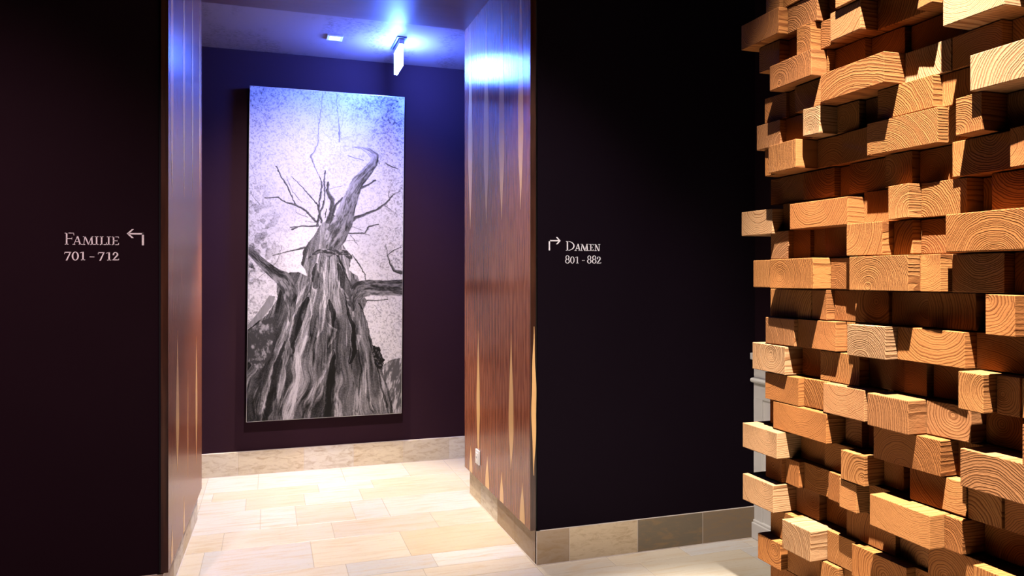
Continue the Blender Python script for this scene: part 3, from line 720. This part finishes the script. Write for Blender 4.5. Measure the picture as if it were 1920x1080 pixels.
for r_ in range(21, 26):
    L_ = []; u = random.choice((1420, 1444, 1435))
    while u < 1990:
        w = random.uniform(50, 110); L_.append((u, min(u+w, 1990), random.choice((1.56, 1.60, 1.62, 1.64)))); u += w
    ROWS[r_] = L_
OVR = {(8, 0): (397.5, 443.3), (8, 2): (382, 432)}
BACKX = 1.84
PITH = {(3, 0): (.25, .2), (10, 1): (.25, .45), (10, 3): (.33, .12), (8, 2): (.42, 1.35), (15, 1): (.5, 1.5), (18, 0): (.72, 1.0), (16, 0): (.7, 1.1), (8, 0): (.6, 1.4),
        (9, 7): (.62, -.35), (15, 6): (.45, -.6), (5, 7): (.8, -.2), (3, 5): (.35, 1.25), (6, 4): (.1, -.9), (12, 4): (.6, 1.6), (14, 2): (.45, 1.5), (2, 4): (0, 1.5), (4, 3): (.5, -2.2),
        (6, 1): (-1.6, .5), (14, 4): (-1.2, .1), (11, 6): (2.2, .2), (5, 5): (0, -.4), (12, 5): (.1, -1.2), (17, 6): (.7, 1.9), (1, 0): (.4, .8)}
PALE = {(5, 2), (19, 1), (12, 3), (16, 0), (8, 0), (18, 0), (3, 5), (5, 7), (13, 0), (4, 4)}
def make_block(Yn, Yf, X, z0, z1, seed):
    """one sawn timber: returns verts, faces, pc, rnd"""
    r = random.Random(seed)
    g = .0012
    y0, y1, a, b = Yn+g, Yf-g, z0+g*1.2, z1-g*1.4
    bm = bmesh.new()
    bmesh.ops.create_cube(bm, size=1)
    bmesh.ops.scale(bm, vec=(BACKX-X, y1-y0, b-a), verts=bm.verts)
    bmesh.ops.translate(bm, vec=((BACKX+X)/2, (y0+y1)/2, (a+b)/2), verts=bm.verts)
    # split the front so that the sawn edges can wander a little
    bmesh.ops.bevel(bm, geom=list(bm.edges), offset=r.uniform(.0012, .0028), segments=2, affect='EDGES', profile=.6)
    dx = r.uniform(-.0022, .0022); dz = r.uniform(-.0014, .0014); ly = y1-y0
    for v in bm.verts:
        fy = (v.co.y-y0)/max(ly, .01); fr = 1 if v.co.x < (X+BACKX)/2 else 0
        v.co.x += fr*(dx*(fy-.5)*2)
        v.co.z += fr*dz*(fy-.5)+fr*.0006*math.sin(v.co.y*37+seed)
    bmesh.ops.recalc_face_normals(bm, faces=bm.faces)
    bm.verts.ensure_lookup_table()
    V = [tuple(v.co) for v in bm.verts]; idx = {v: i for i, v in enumerate(bm.verts)}
    F = [tuple(idx[v] for v in f.verts) for f in bm.faces]; bm.free()
    py = (y0+y1)/2+r.uniform(-.8, .8)*ly; pz = (a+b)/2+r.choice((-1, 1))*r.uniform(.0, .085)
    if r.random() < .25: py += r.choice((-1, 1))*.12
    key = (seed//50, seed % 50)
    if key in PITH: py = y1-PITH[key][0]*ly; pz = a+PITH[key][1]*(b-a)
    hue = 1.0 if key in PALE else r.uniform(0, .85)
    rx = r.uniform(-20, 20)
    pc = [(p[0]+rx, p[1]-py, p[2]-pz) for p in V]
    return V, F, pc, r.random(), hue
blocks = []
for ri, lst in ROWS.items():
    zt_, zb_ = CH+(ZB[ri-1] if ri else .948), CH+ZB[ri]
    prevY = None; prevX = None; prevu = None
    for bi, (uL, uR, X) in enumerate(lst):
        if X is None: X = gx(prevX, prevu, uL) if prevu else prevX+.05; Yf = prevY if prevY else X/ratio(uL)
        else:
            Yf = X/ratio(uL)
            if prevY is not None and prevu is None: pass
            elif prevY is not None and Yf > prevY: Yf = prevY
        X = min(X, 1.70)
        if uR is None:          # covered: ends where the next explicit block begins
            un, _, Xn = lst[bi+1]
            Xn = Xn if Xn is not None else X
            Yn = Xn/ratio(un)
            if Yn > Yf-.012: Yn = Yf-.012
        else: Yn = X/ratio(uR)
        if Yf-Yn < .008: Yn = Yf-.008
        # close any slit towards the previous block
        if prevY is not None and Yf < prevY-.0: Yf = prevY
        a, b = zb_, zt_
        if (ri, bi) in OVR:
            d = X*SN+X/ratio(uL)*CS; a, b = CH+(HZ-OVR[(ri, bi)][1])*d/FP, CH+(HZ-OVR[(ri, bi)][0])*d/FP
        area = (min(uR or uL+12, 1920)-uL)*50 if uL < 1920 else 0
        if ri == 0: area *= .4
        if ri > 20: area = -1
        blocks.append((area, Yn, Yf, X, a, b, ri*50+bi))
        prevY, prevX, prevu = Yn, X, uR
    y = prevY; k_ = 40          # the screen runs on towards the viewer, beyond the frame
    rr = random.Random(900+ri)
    while y > .80:
        L = rr.uniform(.07, .19); X = rr.choice((1.55, 1.58, 1.61, 1.63)); yn = max(y-L, .72)
        blocks.append((-2, yn, y, X, zb_, zt_, ri*50+k_)); k_ += 1; y = yn
for q_ in range(5):               # courses above the frame
    rr = random.Random(500+q_); y = 2.03+rr.uniform(-.03, .12); k_ = 0
    while y > .80:
        L = rr.uniform(.08, .22); X = rr.choice((1.54, 1.57, 1.62, 1.65)); yn = max(y-L, .72)
        blocks.append((-3, yn, y, X, CH+.948+.0885*q_, CH+.948+.0885*(q_+1), (40+q_)*50+k_)); k_ += 1; y = yn
ROOT = thing('timber_block_wall', 'tall screen of stacked sawn timber blocks, spotlit orange, on the right', 'partition', (1.7, 1.6, 0))
blocks.sort(key=lambda q: -q[0])
def block_mesh(name, bl):
    V, F, P, Rn, Hu = [], [], [], [], []
    for _, Yn, Yf, X, a, b, sd in bl:
        v, f, p, r, h = make_block(Yn, Yf, X, a, b, sd); n = len(V); Hu += [h]*len(v)
        V += v; F += [tuple(i+n for i in q) for q in f]; P += p; Rn += [r]*len(v)
    me = bpy.data.meshes.new(name); me.from_pydata(V, [], F)
    at = me.attributes.new('pc', 'FLOAT_VECTOR', 'POINT'); at.data.foreach_set('vector', np.array(P, dtype=np.float32).ravel())
    at = me.attributes.new('hue', 'FLOAT', 'POINT'); at.data.foreach_set('value', np.array(Hu, dtype=np.float32))
    at = me.attributes.new('rnd', 'FLOAT', 'POINT'); at.data.foreach_set('value', np.array(Rn, dtype=np.float32))
    return me
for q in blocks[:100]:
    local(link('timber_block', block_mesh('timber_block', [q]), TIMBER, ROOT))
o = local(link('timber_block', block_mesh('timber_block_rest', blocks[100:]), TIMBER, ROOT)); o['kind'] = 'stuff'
o = local(boxobj('backing_board', (BACKX-.002, BACKX+.03, .73, 1.95, 0, 2.88), DARKB, ROOT))

# ------------------------------------------------------------------ lights
def lamp(name, typ, loc, energy, col, target=None, **kw):
    l = bpy.data.lights.new(name, typ); l.energy = energy; l.color = col
    for k, v in kw.items(): setattr(l, k, v)
    o = bpy.data.objects.new(name, l); COL.objects.link(o); o.location = loc
    if target is not None: o.rotation_euler = (Vector(target)-Vector(loc)).to_track_quat('-Z', 'Y').to_euler()
    return o
WARM = (1, .74, .50)
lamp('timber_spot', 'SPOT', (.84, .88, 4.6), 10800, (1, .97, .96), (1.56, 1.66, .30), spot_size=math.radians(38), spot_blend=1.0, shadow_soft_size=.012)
lamp('corridor_spot', 'SPOT', (.445, 5.41, 3.19), 570, (1, .88, .72), (.22, 4.92, 0), spot_size=math.radians(62), spot_blend=.6, shadow_soft_size=.03)
lamp('picture_spot', 'SPOT', (.40, 3.9, 3.12), 400, (1, .85, .85), (.43, 5.9, 1.35), spot_size=math.radians(76), spot_blend=1, shadow_soft_size=.05)
lamp('hall_spot_left', 'SPOT', (-1.2, .6, 3.7), 520, (1, .66, .72), (-1.55, 3.6, 1.0), spot_size=math.radians(52), spot_blend=1, shadow_soft_size=.05)
lamp('hall_spot_centre', 'SPOT', (.35, 2.6, 4.7), 235, (1, .88, .77), (.40, 4.25, 0), spot_size=math.radians(38), spot_blend=.9, shadow_soft_size=.05)
lamp('hall_spot_right', 'SPOT', (-.6, 1.6, 4.4), 860, (1, .88, .90), (1.35, 3.6, 1.25), spot_size=math.radians(34), spot_blend=1, shadow_soft_size=.05)
sc.cycles.diffuse_bounces = 1
sc.cycles.max_bounces = 6
lamp('corner_fill', 'SPOT', (2.25, 2.75, 4.6), 260, (1, .93, .80), (2.45, 3.35, .3), spot_size=math.radians(24), spot_blend=1, shadow_soft_size=.05)  # added unseen light that brightens the dado and floor behind the timber
w = bpy.data.worlds.new('world'); sc.world = w; w.use_nodes = True
w.node_tree.nodes['Background'].inputs[0].default_value = (.05, .04, .06, 1); w.node_tree.nodes['Background'].inputs[1].default_value = .15
